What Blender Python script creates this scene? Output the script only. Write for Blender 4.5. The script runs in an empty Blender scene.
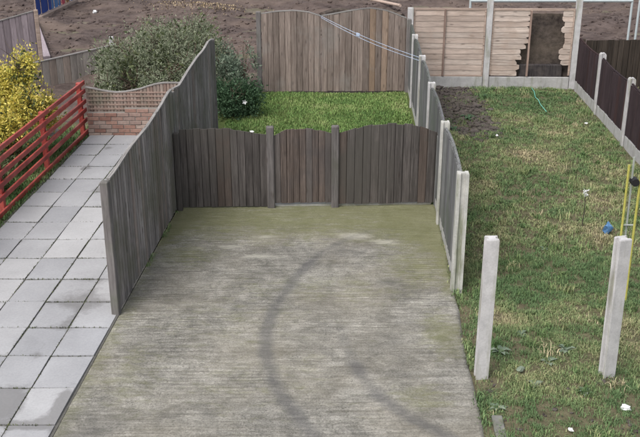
import bpy, bmesh, math, random
import numpy as np
from mathutils import Vector, Matrix, noise as mnoise
random.seed(7); rng = np.random.default_rng(7)
R = math.radians
SC = bpy.context.scene
COL = SC.collection

# ------------------------------------------------------------------ camera
CAM_H, PITCH, FPX = 4.93, R(21.8), 920.0
cam = bpy.data.cameras.new('camera'); camo = bpy.data.objects.new('camera', cam); COL.objects.link(camo)
camo.location = (0, 0, CAM_H); camo.rotation_euler = (math.pi/2 - PITCH, 0, 0)
cam.sensor_width = 36; cam.lens = FPX/640*36; cam.clip_end = 2000; cam.clip_start = 0.05
SC.camera = camo
# ------------------------------------------------------------------ overcast daylight
world = bpy.data.worlds.new('World'); SC.world = world; world.use_nodes = True
wn = world.node_tree; wn.nodes.clear()
sky = wn.nodes.new('ShaderNodeTexSky'); sky.sky_type = 'NISHITA'; sky.sun_disc = False
SUN_EL, SUN_AZ = R(54), R(-138)      # azimuth measured from +Y towards +X
sky.sun_elevation = SUN_EL; sky.sun_rotation = SUN_AZ
sky.air_density = 1.0; sky.dust_density = 6.0; sky.ozone_density = 1.0
hs = wn.nodes.new('ShaderNodeHueSaturation'); hs.inputs['Saturation'].default_value = 0.40
bg = wn.nodes.new('ShaderNodeBackground'); bg.inputs['Strength'].default_value = 0.15
wo = wn.nodes.new('ShaderNodeOutputWorld')
wn.links.new(sky.outputs[0], hs.inputs['Color']); wn.links.new(hs.outputs[0], bg.inputs[0]); wn.links.new(bg.outputs[0], wo.inputs[0])
sun = bpy.data.lights.new('sun', 'SUN'); sun.energy = 0.7; sun.angle = R(45); sun.color = (1, .97, .93)
suno = bpy.data.objects.new('sun', sun); COL.objects.link(suno)
sd = Vector((math.sin(SUN_AZ)*math.cos(SUN_EL), math.cos(SUN_AZ)*math.cos(SUN_EL), math.sin(SUN_EL)))
suno.rotation_euler = sd.to_track_quat('Z', 'Y').to_euler(); suno.location = sd*40
SC.view_settings.view_transform = 'Standard'; SC.view_settings.look = 'None'
SC.view_settings.exposure = 0.50; SC.view_settings.gamma = 1.0; SC.view_settings.use_curve_mapping = False
SC.cycles.use_denoising = True

# ------------------------------------------------------------------ helpers
def ray(px, py):
    x = (px-320)/FPX; y = -(py-218.5)/FPX
    return x, math.cos(PITCH)+y*math.sin(PITCH), -math.sin(PITCH)+y*math.cos(PITCH)
def G(px, py, z=0.0):                  # survey: a photo point on the level z
    r = ray(px, py); t = (z-CAM_H)/r[2]; return r[0]*t, r[1]*t
TAB = rng.random((8, 128, 128))
def vnoise(x, y, k=0):
    x = np.asarray(x, float); y = np.asarray(y, float)
    xi = np.floor(x).astype(int); yi = np.floor(y).astype(int); fx = x-xi; fy = y-yi
    fx = fx*fx*(3-2*fx); fy = fy*fy*(3-2*fy); T = TAB[k % 8]
    a = T[xi % 128, yi % 128]; b = T[(xi+1) % 128, yi % 128]; c = T[xi % 128, (yi+1) % 128]; d = T[(xi+1) % 128, (yi+1) % 128]
    return (a*(1-fx)+b*fx)*(1-fy)+(c*(1-fx)+d*fx)*fy
def fbm(x, y, k=0, o=4):
    s = 0; a = .5; f = 1; n = 0
    for i in range(o):
        s = s+a*vnoise(np.asarray(x)*f+i*17.3, np.asarray(y)*f+i*9.1, k+i); n += a; a *= .5; f *= 2.03
    return s/n
def props(o, label=None, cat=None, group=None, kind=None):
    if label: o['label'] = label
    if cat: o['category'] = cat
    if group: o['group'] = group
    if kind: o['kind'] = kind
    return o
def link(o, parent=None, loc=(0, 0, 0)):        # loc and rotation are always given in world space
    COL.objects.link(o); o.location = loc
    if parent is not None:
        o.parent = parent; o.matrix_parent_inverse = (Matrix.Translation(parent.location)@parent.rotation_euler.to_matrix().to_4x4()).inverted()
    return o
def empty(name, loc, label, cat, group=None):
    o = bpy.data.objects.new(name, None); o.empty_display_size = .1
    link(o, None, loc); return props(o, label, cat, group)
def mesh(name, v, f, mat, smooth=False):
    me = bpy.data.meshes.new(name); me.from_pydata(v, [], f); me.update()
    if mat: me.materials.append(mat)
    if smooth: me.polygons.foreach_set('use_smooth', [True]*len(me.polygons))
    return me
def obj(name, v, f, mat, parent=None, loc=(0, 0, 0), rz=0, smooth=False):
    o = bpy.data.objects.new(name, mesh(name, v, f, mat, smooth)); link(o, parent, loc); o.rotation_euler = (0, 0, rz); return o
class MB:
    def __init__(s): s.v = []; s.f = []
    def add(s, v, f):
        n = len(s.v); s.v += [tuple(p) for p in v]; s.f += [tuple(i+n for i in q) for q in f]; return s
    def box(s, x0, x1, y0, y1, z0, z1, M=None):
        v = [Vector(p) for p in ((x0,y0,z0),(x1,y0,z0),(x1,y1,z0),(x0,y1,z0),(x0,y0,z1),(x1,y0,z1),(x1,y1,z1),(x0,y1,z1))]
        if M is not None: v = [M@p for p in v]
        return s.add(v, [(0,3,2,1),(4,5,6,7),(0,1,5,4),(1,2,6,5),(2,3,7,6),(3,0,4,7)])
    def bevbox(s, x0, x1, y0, y1, z0, z1, b=.006):
        bm = bmesh.new(); bmesh.ops.create_cube(bm, size=1)
        for q in bm.verts: q.co = Vector(((x0+x1)/2+q.co.x*(x1-x0), (y0+y1)/2+q.co.y*(y1-y0), (z0+z1)/2+q.co.z*(z1-z0)))
        bmesh.ops.bevel(bm, geom=bm.edges[:], offset=b, segments=1, affect='EDGES')
        bm.verts.index_update()
        s.add([q.co.copy() for q in bm.verts], [[w.index for w in p.verts] for p in bm.faces]); bm.free(); return s
    def tube(s, pts, r, n=6, cap=True):
        pts = [Vector(p) for p in pts]; rs = r if isinstance(r, (list, tuple)) else [r]*len(pts); b = len(s.v)
        for i, p in enumerate(pts):
            t = (pts[min(i+1, len(pts)-1)]-pts[max(i-1, 0)]).normalized()
            a = t.cross(Vector((0, 0, 1)) if abs(t.z) < .9 else Vector((1, 0, 0))).normalized(); c = t.cross(a)
            for k in range(n):
                q = 2*math.pi*k/n; s.v.append(tuple(p+(a*math.cos(q)+c*math.sin(q))*rs[i]))
        for i in range(len(pts)-1):
            for k in range(n):
                s.f.append((b+i*n+k, b+i*n+(k+1) % n, b+(i+1)*n+(k+1) % n, b+(i+1)*n+k))
        if cap:
            s.f.append(tuple(b+k for k in reversed(range(n)))); s.f.append(tuple(b+(len(pts)-1)*n+k for k in range(n)))
        return s
    def build(s, name, mat, parent=None, loc=(0, 0, 0), rz=0, smooth=False):
        return obj(name, s.v, s.f, mat, parent, loc, rz, smooth)
def interp(prof, t):
    for (a, ha), (b, hb) in zip(prof, prof[1:]):
        if t <= b: return ha+(hb-ha)*max(0, (t-a))/(b-a)
    return prof[-1][1]
def spl(prof, n=60):                   # smooth a profile
    xs = np.array([p[0] for p in prof]); hs_ = np.array([p[1] for p in prof])
    t = np.linspace(xs[0], xs[-1], n); h = np.interp(t, xs, hs_); k = np.array([1, 2, 3, 2, 1])/9
    hp = np.pad(h, 2, mode='edge'); h = np.convolve(hp, k, 'valid'); return list(zip(t, h))

# ------------------------------------------------------------------ materials
class NT:
    def __init__(s, name, rough=.85, spec=.3):
        s.m = bpy.data.materials.new(name); s.m.use_nodes = True; s.t = s.m.node_tree
        s.b = s.t.nodes['Principled BSDF']; s.b.inputs['Roughness'].default_value = rough
        s.b.inputs['Specular IOR Level'].default_value = spec
    def n(s, typ, **kw):
        q = s.t.nodes.new(typ)
        for k, v in kw.items():
            if k in q.inputs: q.inputs[k].default_value = v
            else: setattr(q, k, v)
        return q
    def l(s, a, b): s.t.links.new(a, b)
    def noise(s, vec, scale=5., detail=4., rough=.55, dist=0.):
        q = s.n('ShaderNodeTexNoise'); q.inputs['Scale'].default_value = scale; q.inputs['Detail'].default_value = detail
        q.inputs['Roughness'].default_value = rough; q.inputs['Distortion'].default_value = dist
        if vec is not None: s.l(vec, q.inputs['Vector'])
        return q.outputs['Fac']
    def ramp(s, fac, *stops):
        q = s.n('ShaderNodeValToRGB'); e = q.color_ramp.elements
        while len(e) < len(stops): e.new(.5)
        for i, (p, c) in enumerate(stops):
            e[i].position = p; e[i].color = (*c, 1) if isinstance(c, (tuple, list)) else (c, c, c, 1)
        s.l(fac, q.inputs[0]); return q.outputs[0]
    def mix(s, fac, a, b, mode='MIX'):
        q = s.n('ShaderNodeMix', data_type='RGBA', blend_type=mode)
        for sock, val in ((q.inputs[0], fac), (q.inputs[6], a), (q.inputs[7], b)):
            if isinstance(val, (int, float)): sock.default_value = val
            elif isinstance(val, (tuple, list)): sock.default_value = (*val, 1)
            else: s.l(val, sock)
        return q.outputs[2]
    def math(s, op, a, b=0.):
        q = s.n('ShaderNodeMath', operation=op)
        for i, val in enumerate((a, b)):
            if isinstance(val, (int, float)): q.inputs[i].default_value = val
            else: s.l(val, q.inputs[i])
        return q.outputs[0]
    def mapping(s, vec, scale=(1, 1, 1), loc=None):
        q = s.n('ShaderNodeMapping'); q.inputs['Scale'].default_value = scale; s.l(vec, q.inputs['Vector'])
        if loc is not None: s.l(loc, q.inputs['Location'])
        return q.outputs[0]
    def bump(s, h, strength=.4, dist=.01):
        q = s.n('ShaderNodeBump'); q.inputs['Strength'].default_value = strength; q.inputs['Distance'].default_value = dist
        s.l(h, q.inputs['Height']); s.l(q.outputs[0], s.b.inputs['Normal'])
    def out(s, col): s.l(col, s.b.inputs['Base Color']); return s.m
    def pos(s): return s.n('ShaderNodeNewGeometry').outputs['Position']
    def island(s): return s.n('ShaderNodeNewGeometry').outputs['Random Per Island']
    def rnd(s): return s.n('ShaderNodeObjectInfo').outputs['Random']
    def oc(s): return s.n('ShaderNodeTexCoord').outputs['Object']

def wood(name, c1, c2, c3=None, c3p=.25, var=.45, axis='z', stain=None, stain_s=1.3, lo=.48, hi=.66):
    """weathered timber: long grain streaks, each board its own tone, some boards of colour c3"""
    q = NT(name, .9, .15); rn = q.rnd()
    off = q.n('ShaderNodeCombineXYZ'); o50 = q.math('MULTIPLY', rn, 53.); q.l(o50, off.inputs[0]); q.l(o50, off.inputs[1]); q.l(o50, off.inputs[2])
    sc = {'z': (38, 38, 1.6), 'x': (1.6, 38, 38)}[axis]
    grain = q.noise(q.mapping(q.oc(), sc, off.outputs[0]), 1., 6., .65)
    sc2 = {'z': (9, 9, 1.1), 'x': (1.1, 9, 9)}[axis]
    broad = q.noise(q.mapping(q.oc(), sc2, off.outputs[0]), 1., 3., .5, .6)
    col = q.mix(q.ramp(grain, (.32, 0.), (.68, 1.)), c1, c2)
    if c3:
        pick = q.math('FRACT', q.math('MULTIPLY', rn, 7.31))
        m = q.math('MULTIPLY', q.ramp(pick, (1-c3p-.02, 0.), (1-c3p+.05, 1.)), .85)
        col = q.mix(m, col, c3)
    col = q.mix(.7, col, q.ramp(broad, (.25, .6), (.75, 1.1)), 'MULTIPLY')
    fine = q.noise(q.mapping(q.oc(), {'z': (110, 110, 5), 'x': (5, 110, 110)}[axis], off.outputs[0]), 1., 4., .7)
    col = q.mix(.55, col, q.ramp(fine, (.36, .5), (.64, 1.15)), 'MULTIPLY')
    vo = q.n('ShaderNodeTexVoronoi'); vo.inputs['Scale'].default_value = 1.
    q.l(q.mapping(q.oc(), {'z': (9, 9, 2.6), 'x': (2.6, 9, 9)}[axis], off.outputs[0]), vo.inputs['Vector'])
    col = q.mix(q.math('MULTIPLY', q.ramp(vo.outputs['Distance'], (.06, 1.), (.17, 0.)), .6), col, (.055, .045, .04))
    v = q.n('ShaderNodeHueSaturation'); q.l(col, v.inputs['Color'])
    q.l(q.math('ADD', q.math('MULTIPLY', q.math('FRACT', q.math('MULTIPLY', rn, 3.77)), var), 1-var/2+.1), v.inputs['Value'])
    col = v.outputs[0]
    if stain:
        col = q.mix(q.math('MULTIPLY', q.ramp(q.noise(q.pos(), stain_s, 5., .6), (lo, 0.), (hi, 1.)), .75), col, stain)
    q.bump(grain, .5, .004)
    return q.out(col)

def concrete(name, c1, c2, stain=(.16, .17, .10), amt=.5, sc=3.):
    q = NT(name, .9, .2); p = q.pos()
    a = q.noise(p, 2.2*sc, 6., .65); b = q.noise(p, 60., 3., .7)
    col = q.mix(q.ramp(a, (.3, 0.), (.7, 1.)), c1, c2)
    col = q.mix(.35, col, q.ramp(b, (.3, .55), (.7, 1.)), 'MULTIPLY')
    st = q.noise(q.mapping(p, (6, 6, 1.1)), 1.4, 5., .6)
    col = q.mix(q.math('MULTIPLY', q.ramp(st, (.5, 0.), (.66, 1.)), amt), col, stain)
    q.bump(b, .35, .004)
    return q.out(col)

def leafy(name, stops, rough=.6, sc=1.6, trans=.25):
    q = NT(name, rough, .25)
    f = q.math('ADD', q.math('MULTIPLY', q.island(), .55), q.math('MULTIPLY', q.noise(q.pos(), sc, 3., .5), .45))
    col = q.ramp(f, *stops); q.out(col)
    if trans:
        tb = q.n('ShaderNodeBsdfTranslucent'); q.l(col, tb.inputs[0]); mx = q.n('ShaderNodeMixShader'); mx.inputs[0].default_value = trans
        q.l(q.b.outputs[0], mx.inputs[1]); q.l(tb.outputs[0], mx.inputs[2])
        q.l(mx.outputs[0], [n for n in q.t.nodes if n.type == 'OUTPUT_MATERIAL'][0].inputs[0])
    return q.m
def plain(name, c, rough=.6, var=.25, sc=20.):
    q = NT(name, rough, .3); n_ = q.noise(q.pos(), sc, 4., .6)
    return q.out(q.mix(var, c, q.ramp(n_, (.3, .3), (.7, 1.)), 'MULTIPLY'))

M = {}
M['wood_left'] = wood('weathered_grey_boards', (.17, .155, .15), (.41, .385, .375), (.27, .23, .21), .28, .6, stain=(.155, .155, .12), lo=.45, hi=.62)
M['wood_gate'] = wood('weathered_gate_boards', (.060, .054, .052), (.158, .143, .136), (.12, .095, .082), .2, .38, stain=(.085, .080, .072), lo=.44, hi=.62)
M['wood_gate_mid'] = wood('brown_gate_boards', (.082, .065, .057), (.195, .158, .140), (.118, .107, .102), .35, .38, stain=(.085, .077, .078))
M['wood_rear'] = wood('brown_rear_boards', (.17, .135, .118), (.33, .272, .242), (.36, .26, .19), .22, .42, stain=(.26, .24, .225))
M['wood_right'] = wood('dark_grey_green_boards', (.095, .098, .100), (.21, .215, .215), (.12, .12, .13), .3, .7, stain=(.09, .105, .085))
M['wood_dark'] = wood('dark_stained_boards', (.030, .021, .024), (.062, .045, .050), (.05, .03, .03), .2, .4)
M['wood_dark_far'] = wood('dark_brown_far_boards', (.035, .03, .026), (.07, .056, .046), (.13, .075, .035), .12, .5)
M['waney'] = wood('pale_lap_slats', (.42, .345, .30), (.60, .52, .465), (.46, .375, .325), .35, .3, axis='x', stain=(.38, .30, .25), stain_s=2.5)
M['waney_frame'] = wood('lap_frame', (.34, .26, .22), (.50, .40, .34), None, axis='x')
M['batten'] = wood('batten_wood', (.20, .14, .12), (.32, .24, .2), None)
M['cap'] = wood('cap_rail_wood', (.19, .18, .175), (.34, .33, .32), None, axis='x')
M['post_wood'] = wood('grey_timber_post', (.17, .155, .155), (.28, .265, .26), None, stain=(.12, .13, .10))
M['gatepost'] = wood('dark_gate_post', (.12, .11, .11), (.22, .205, .20), None, stain=(.10, .10, .085))
M['old_grey'] = wood('far_grey_boards', (.25, .225, .205), (.39, .36, .335), (.28, .23, .20), .3, .3)
M['lilac'] = wood('far_lilac_boards', (.24, .20, .22), (.36, .31, .33), None)
M['lath'] = wood('pale_brown_laths', (.28, .22, .19), (.48, .40, .35), (.28, .20, .17), .35, .5, stain=(.15, .15, .11), stain_s=3)
M['conc'] = concrete('concrete_post_mat', (.44, .435, .445), (.60, .595, .60), (.24, .245, .18), .65)
M['conc_dirty'] = concrete('mossy_concrete_post', (.40, .40, .38), (.58, .58, .55), (.17, .19, .11), .75)
M['conc_board'] = concrete('gravel_board_concrete', (.36, .36, .36), (.50, .50, .50), (.2, .21, .15), .5)
M['edging'] = concrete('dirty_edging', (.15, .15, .14), (.24, .24, .22), (.12, .13, .08), .7)
M['step'] = concrete('threshold_concrete', (.42, .42, .38), (.56, .56, .52), (.25, .26, .17), .5)
M['rope'] = plain('white_rope', (.40, .48, .62), .5, .1)
M['yellow'] = plain('yellow_plastic', (.46, .44, .11), .5, .4)
M['greypole'] = plain('dull_grey_pole', (.36, .39, .36), .5, .3)
M['black'] = plain('black_plastic', (.02, .02, .022), .5, .2)
M['blue'] = plain('blue_plastic', (.10, .22, .42), .45, .2)
M['dkblue'] = plain('dark_blue_cloth', (.03, .07, .30), .7, .25, 4)
M['ltblue'] = plain('light_blue_cloth', (.10, .22, .46), .7, .25, 4)
M['pink'] = plain('pink_cloth', (.50, .10, .14), .7, .25, 4)
M['orange'] = plain('tan_cloth', (.30, .17, .08), .7, .25, 4)
M['white'] = plain('white_paper', (.72, .73, .74), .7, .12, 30)
M['turq'] = plain('turquoise_rope', (.18, .55, .45), .5, .2)
M['steel'] = plain('galvanised_tube', (.46, .52, .54), .45, .2)
M['stem'] = plain('brown_stem', (.10, .075, .055), .9, .3)
M['drystem'] = plain('dark_dry_stem', (.06, .05, .045), .9, .3)
M['straw'] = leafy('straw_mat', [(.2, (.26, .21, .13)), (.5, (.36, .30, .18)), (.8, (.46, .40, .27))], trans=0)

def red_paint():
    q = NT('worn_red_paint', .55, .35); oc = q.oc(); p = q.pos()
    g = q.noise(q.mapping(oc, (30, 1.5, 30)), 1., 5., .65); b = q.noise(p, 2.3, 5., .6)
    col = q.mix(q.ramp(b, (.36, 0.), (.64, 1.)), (.23, .030, .026), (.42, .085, .070))
    w = q.ramp(g, (.54, 0.), (.68, 1.)); col = q.mix(q.math('MULTIPLY', w, .6), col, (.38, .24, .21))
    q.bump(g, .35, .003); return q.out(col)
M['red'] = red_paint()
def brick_mat():
    q = NT('old_brick', .92, .15); rn = q.rnd()
    col = q.ramp(rn, (0., (.29, .165, .135)), (.35, (.38, .235, .19)), (.65, (.33, .25, .22)), (1., (.47, .37, .32)))
    col = q.mix(.5, col, q.ramp(q.noise(q.pos(), 22., 5., .65), (.3, .45), (.7, 1.)), 'MULTIPLY')
    q.bump(q.noise(q.pos(), 80., 3.), .4, .004); return q.out(col)
M['brick'] = brick_mat()
M['mortar'] = plain('mortar', (.26, .24, .22), .95, .4, 30)
def slab_mat():
    q = NT('pale_paving_slab', .85, .25); p = q.pos(); rn = q.rnd()
    a = q.noise(p, 1.5, 6., .6); b = q.noise(p, 45., 4., .7)
    col = q.mix(q.ramp(rn, (0., 0.), (1., 1.)), (.34, .347, .365), (.46, .463, .473))
    col = q.mix(.5, col, q.ramp(a, (.3, .66), (.66, 1.)), 'MULTIPLY')
    col = q.mix(.28, col, q.ramp(b, (.3, .5), (.65, 1.)), 'MULTIPLY')
    at = q.n('ShaderNodeAttribute', attribute_name='grime'); g = q.math('ADD', at.outputs['Fac'], q.math('MULTIPLY', q.math('SUBTRACT', q.noise(p, 9., 7., .8), .5), 1.1))
    col = q.mix(q.math('MULTIPLY', q.ramp(g, (.34, 0.), (.72, 1.)), .62), col, (.13, .127, .125))
    q.bump(b, .25, .003); return q.out(col)
M['slab'] = slab_mat()
M['joint'] = plain('dark_joint_grit', (.125, .122, .112), .95, .4, 25)
def drive_mat():
    q = NT('tamped_concrete', .9, .2); p = q.pos(); vc = q.n('ShaderNodeVertexColor', layer_name='wear'); sp = q.n('ShaderNodeSeparateColor'); q.l(vc.outputs[0], sp.inputs[0])
    warp = q.n('ShaderNodeVectorMath', operation='ADD'); q.l(p, warp.inputs[0]); nz = q.n('ShaderNodeTexNoise'); nz.inputs['Scale'].default_value = 3.; q.l(p, nz.inputs['Vector'])
    sc_ = q.n('ShaderNodeVectorMath', operation='SCALE'); q.l(nz.outputs['Color'], sc_.inputs[0]); sc_.inputs['Scale'].default_value = .05; q.l(sc_.outputs[0], warp.inputs[1])
    lines = q.noise(q.mapping(warp.outputs[0], (1.3, 24, 1)), 1., 3., .55); lmask = q.ramp(q.noise(p, 1.9, 4., .6), (.38, .25), (.62, 1.))
    blot = q.noise(p, 1.5, 10., .70, .8); fine = q.noise(p, 55., 5., .85); mid = q.noise(q.mapping(p, (7, 9, 1)), 1., 8., .78, .8)
    vo = q.n('ShaderNodeTexVoronoi'); vo.inputs['Scale'].default_value = 26.; q.l(warp.outputs[0], vo.inputs['Vector'])
    pits = q.math('MULTIPLY', q.ramp(vo.outputs['Distance'], (.16, 1.), (.34, 0.)), q.ramp(q.noise(p, 2.7, 7., .75), (.44, 0.), (.58, 1.)))
    col = q.mix(q.math('ADD', .5, q.math('MULTIPLY', q.math('SUBTRACT', q.ramp(lines, (.38, 0.), (.62, 1.)), .5), lmask)), (.245, .236, .207), (.385, .374, .338))
    l2 = q.noise(q.mapping(warp.outputs[0], (5, 62, 1)), 1., 4., .7); col = q.mix(.26, col, q.ramp(l2, (.42, .55), (.58, 1.12)), 'MULTIPLY')
    col = q.mix(.85, col, q.ramp(blot, (.38, .60), (.62, 1.12)), 'MULTIPLY')
    col = q.mix(.75, col, q.ramp(mid, (.40, .60), (.60, 1.12)), 'MULTIPLY')
    col = q.mix(.6, col, q.ramp(fine, (.42, .38), (.55, 1.1)), 'MULTIPLY')
    col = q.mix(q.math('MULTIPLY', pits, .7), col, (.085, .083, .075))
    warm = q.ramp(q.noise(p, .8, 5., .6), (.42, 0.), (.66, 1.)); col = q.mix(q.math('MULTIPLY', warm, .25), col, (.30, .27, .205))
    wob = q.math('MULTIPLY', q.math('SUBTRACT', q.noise(q.mapping(p, (3.5, 9, 1)), 1., 9., .8, .6), .5), 1.9)
    moss = q.ramp(q.math('ADD', sp.outputs[1], wob), (.2, 0.), (.75, 1.))
    col = q.mix(q.math('MULTIPLY', moss, .70), col, (.145, .152, .062))
    pale = q.ramp(q.math('ADD', sp.outputs[2], wob), (.45, 0.), (.8, 1.))
    col = q.mix(q.math('MULTIPLY', pale, .6), col, (.44, .43, .37))
    dark = q.ramp(q.math('ADD', sp.outputs[0], q.math('MULTIPLY', q.math('MULTIPLY', wob, .9), q.math('MINIMUM', q.math('MULTIPLY', sp.outputs[0], 2.5), 1.))), (.2, 0.), (.9, 1.))
    col = q.mix(q.math('MULTIPLY', dark, .56), col, (.085, .085, .090))
    q.bump(q.math('ADD', lines, q.math('ADD', q.math('MULTIPLY', fine, .6), mid)), .7, .010); return q.out(col)
M['drive'] = drive_mat()
def soil_mat(name, c1, c2, c3, s=2.5):
    q = NT(name, .95, .1); p = q.pos(); a = q.noise(p, s, 7., .7); b = q.noise(q.mapping(p, (.35, 1.1, 1)), .8, 4., .6)
    col = q.mix(q.ramp(a, (.33, 0.), (.67, 1.)), c1, c2); col = q.mix(q.math('MULTIPLY', q.ramp(b, (.42, 0.), (.68, 1.)), .7), col, c3)
    q.bump(q.noise(p, 18., 5., .7), .7, .03); return q.out(col)
M['soil'] = soil_mat('dug_earth', (.050, .038, .035), (.135, .107, .099), (.165, .128, .108), 3.2)
M['soil_dark'] = soil_mat('dark_garden_soil', (.045, .038, .036), (.135, .118, .11), (.10, .09, .072), 7)
M['ground'] = soil_mat('bare_ground', (.10, .088, .070), (.19, .165, .13), (.12, .12, .07), 3)
M['turf'] = soil_mat('turf_base', (.065, .065, .038), (.15, .14, .085), (.16, .13, .09), 7)
M['lawn'] = soil_mat('lawn_base', (.055, .085, .028), (.11, .14, .05), (.10, .12, .045), 5)
def grass_mat():
    q = NT('grass_blades', .7, .2); vc = q.n('ShaderNodeVertexColor', layer_name='tint')
    return q.out(vc.outputs[0])
M['grass'] = grass_mat()
M['bush_grey'] = leafy('grey_green_leaves', [(.1, (.17, .195, .125)), (.42, (.235, .27, .18)), (.66, (.29, .32, .225)), (.85, (.35, .365, .27)), (.97, (.37, .31, .22))])
M['bush_dark'] = leafy('dark_green_leaves', [(.1, (.022, .048, .024)), (.45, (.05, .10, .05)), (.8, (.095, .165, .09)), (.97, (.18, .25, .16))])
M['bush_teal'] = leafy('blue_green_leaves', [(.1, (.08, .115, .08)), (.5, (.16, .215, .155)), (.9, (.28, .33, .25))])
M['bush_yellow'] = leafy('golden_leaves', [(.08, (.15, .18, .05)), (.25, (.36, .37, .08)), (.45, (.66, .58, .12)), (.72, (.82, .70, .20)), (.95, (.88, .79, .38))], sc=2.4)
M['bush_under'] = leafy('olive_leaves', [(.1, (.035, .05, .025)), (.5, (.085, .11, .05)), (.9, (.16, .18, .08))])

M['hole_black'] = wood('hole_black_wood', (.03, .027, .028), (.075, .068, .07), None, stain=(.11, .095, .09), stain_s=3)  # near-black tone for the block added to darken the foot of the hole
M['dark_earthy'] = soil_mat('dark_earthy_mat', (.022, .019, .019), (.115, .095, .085), (.16, .13, .10), 9)  # mottled dark tone for the added hole backing, shared with the earthy pipe
M['rubble'] = soil_mat('tan_rubble', (.16, .13, .105), (.40, .34, .27), (.28, .24, .19), 9)
# ================================================================== SETTING
def sheet(name, x0, x1, y0, y1, z, mat, n=1):
    v = [(x0, y0, z), (x1, y0, z), (x1, y1, z), (x0, y1, z)]
    return props(obj(name, v, [(0, 1, 2, 3)], mat), kind='structure')
sheet('ground', -400, 400, -200, 900, -.06, M['ground'])

def grid(name, xs, ys, zf, mat):
    X, Y = np.meshgrid(xs, ys); Z = zf(X, Y); nx, ny = len(xs), len(ys)
    v = np.stack([X, Y, Z], -1).reshape(-1, 3)
    i = np.arange((ny-1)*nx).reshape(ny-1, nx)[:, :-1].ravel(); f = np.stack([i, i+1, i+nx+1, i+nx], 1)
    return obj(name, v.tolist(), f.tolist(), mat, smooth=True), X, Y
# right garden and lawn bases, left garden
LFX = lambda y: -2.3+.057*(y-9.53)      # line of the left fence
RFX = lambda y: 1.64+.031*(y-9.98)      # line of the right fence
BDX = lambda y: 5.46+.047*(y-15.85)     # line of the dark boundary fence
REDX = lambda y: -4.62+.057*(y-11.7)    # line of the red fence
o, _, _ = grid('garden_ground', np.arange(1.45, 8.6, .12), np.arange(2., 20.2, .12), lambda X, Y: -.03+.06*fbm(X*1.3, Y*1.3, 1)*np.clip((X-RFX(Y)+.05)*4, .35, 1), M['turf']); props(o, kind='structure')
o, _, _ = grid('lawn', np.arange(-2.2, 2.0, .15), np.arange(12.85, 19.8, .15), lambda X, Y: -.02+.05*fbm(X, Y, 2), M['lawn']); props(o, kind='structure')
o, _, _ = grid('neighbour_garden_ground', np.arange(-14, -4.1, .2), np.arange(4., 17.6, .2), lambda X, Y: -.04+.07*fbm(X, Y, 3), M['turf']); props(o, kind='structure')
def soilz(X, Y):
    fur = .07*np.sin((Y*1.0+.25*X+1.6*fbm(X*.3, Y*.3, 2))*3.1)
    z = -.02+.42*(fbm(X*.55, Y*.7, 4, 5)-.42)+fur*fbm(X*.2, Y*.2, 1)+.15*(fbm(X*2.6, Y*2.6, 6, 3)-.45)
    e = np.clip((Y-20.25)/1.2, 0, 1); e = np.where(X < -4.8, np.clip((Y-17.3)/1., 0, 1), e); e = np.where((X >= -4.8) & (X < -1.3), np.clip((Y-16.9)/1.4, 0, 1), e)
    return -.03+(z+.05)*e
o, _, _ = grid('soil_field', np.arange(-17, 17, .12), np.arange(17.0, 46, .12), soilz, M['soil']); props(o, kind='structure')
_b = bmesh.new(); bmesh.ops.create_icosphere(_b, subdivisions=1, radius=1); ICOV = [q.co.copy() for q in _b.verts]; _b.verts.index_update(); ICOF = [[q.index for q in p.verts] for p in _b.faces]; _b.free()
def clods(name, n, xr, yr, zf, s, mat, mask=None, kind='stuff'):
    X = rng.uniform(*xr, n); Y = rng.uniform(*yr, n)
    if mask is not None: k = mask(X, Y); X, Y = X[k], Y[k]
    Z = zf(X, Y); m = MB()
    for x, y, z in zip(X, Y, Z):
        r = s*(.25+random.random()**3*1.3); a = random.random()*6; c, q = math.cos(a), math.sin(a); e = [random.uniform(.6, 1.3), random.uniform(.6, 1.3), random.uniform(.4, .8)]
        v = [Vector((p.x*r*e[0], p.y*r*e[1], p.z*r*e[2]))*random.uniform(.75, 1.2) for p in ICOV]
        m.add([(x+p.x*c-p.y*q, y+p.x*q+p.y*c, z+r*.1+p.z) for p in v], ICOF)
    return props(m.build(name, mat), kind=kind)
clods('soil_clods', 9000, (-13, 13), (20.6, 36), soilz, .065, M['soil'], lambda X, Y: (rng.random(len(X)) < .35+fbm(X*.4, Y*.4, 3)) & ~((X < -4) & (Y < 21.5)))

# driveway --------------------------------------------------------------
def seg_dist(X, Y, pts):
    d = np.full(X.shape, 9.)
    for (ax, ay), (bx, by) in zip(pts, pts[1:]):
        vx, vy = bx-ax, by-ay; t = np.clip(((X-ax)*vx+(Y-ay)*vy)/(vx*vx+vy*vy), 0, 1)
        d = np.minimum(d, np.hypot(X-ax-t*vx, Y-ay-t*vy))
    return d
def blobs(X, Y, lst):
    s = np.zeros(X.shape)
    for px, py, rx, ry, a in lst:
        x, y = G(px, py); s = np.maximum(s, a*np.exp(-((X-x)/rx)**2-((Y-y)/ry)**2))
    return s
DXL = lambda y: LFX(y)+.02
DXR = lambda y: 1.5+.045*(y-7)
ys = np.arange(3.0, 12.86, .0115); us = np.linspace(0, 1, 110)
U, Y = np.meshgrid(us, ys); xl = DXL(Y); xr = DXR(Y)+.05*(fbm(Y*1.7, Y*0+3, 2)-.5); X = xl+U*(xr-xl)
ph = (Y+.12*fbm(X*.5, Y*.9, 3)+.07*fbm(X*1.6, Y*3, 5))/.062
rid = (1-np.abs(np.sin(ph*np.pi))**.8)*(.0005+.030*np.clip(fbm(X*1.7, Y*4.0, 2)-.42, 0, 1))
Z = .018+rid+.02*(fbm(X*.5, Y*.5, 6)-.5)+.010*(fbm(X*9, Y*12, 1, 3)-.5)
Z = np.where(U < .001, .012, np.where(U > .999, -.05, Z))
nx, ny = len(us), len(ys); i = np.arange((ny-1)*nx).reshape(ny-1, nx)[:, :-1].ravel()
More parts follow.
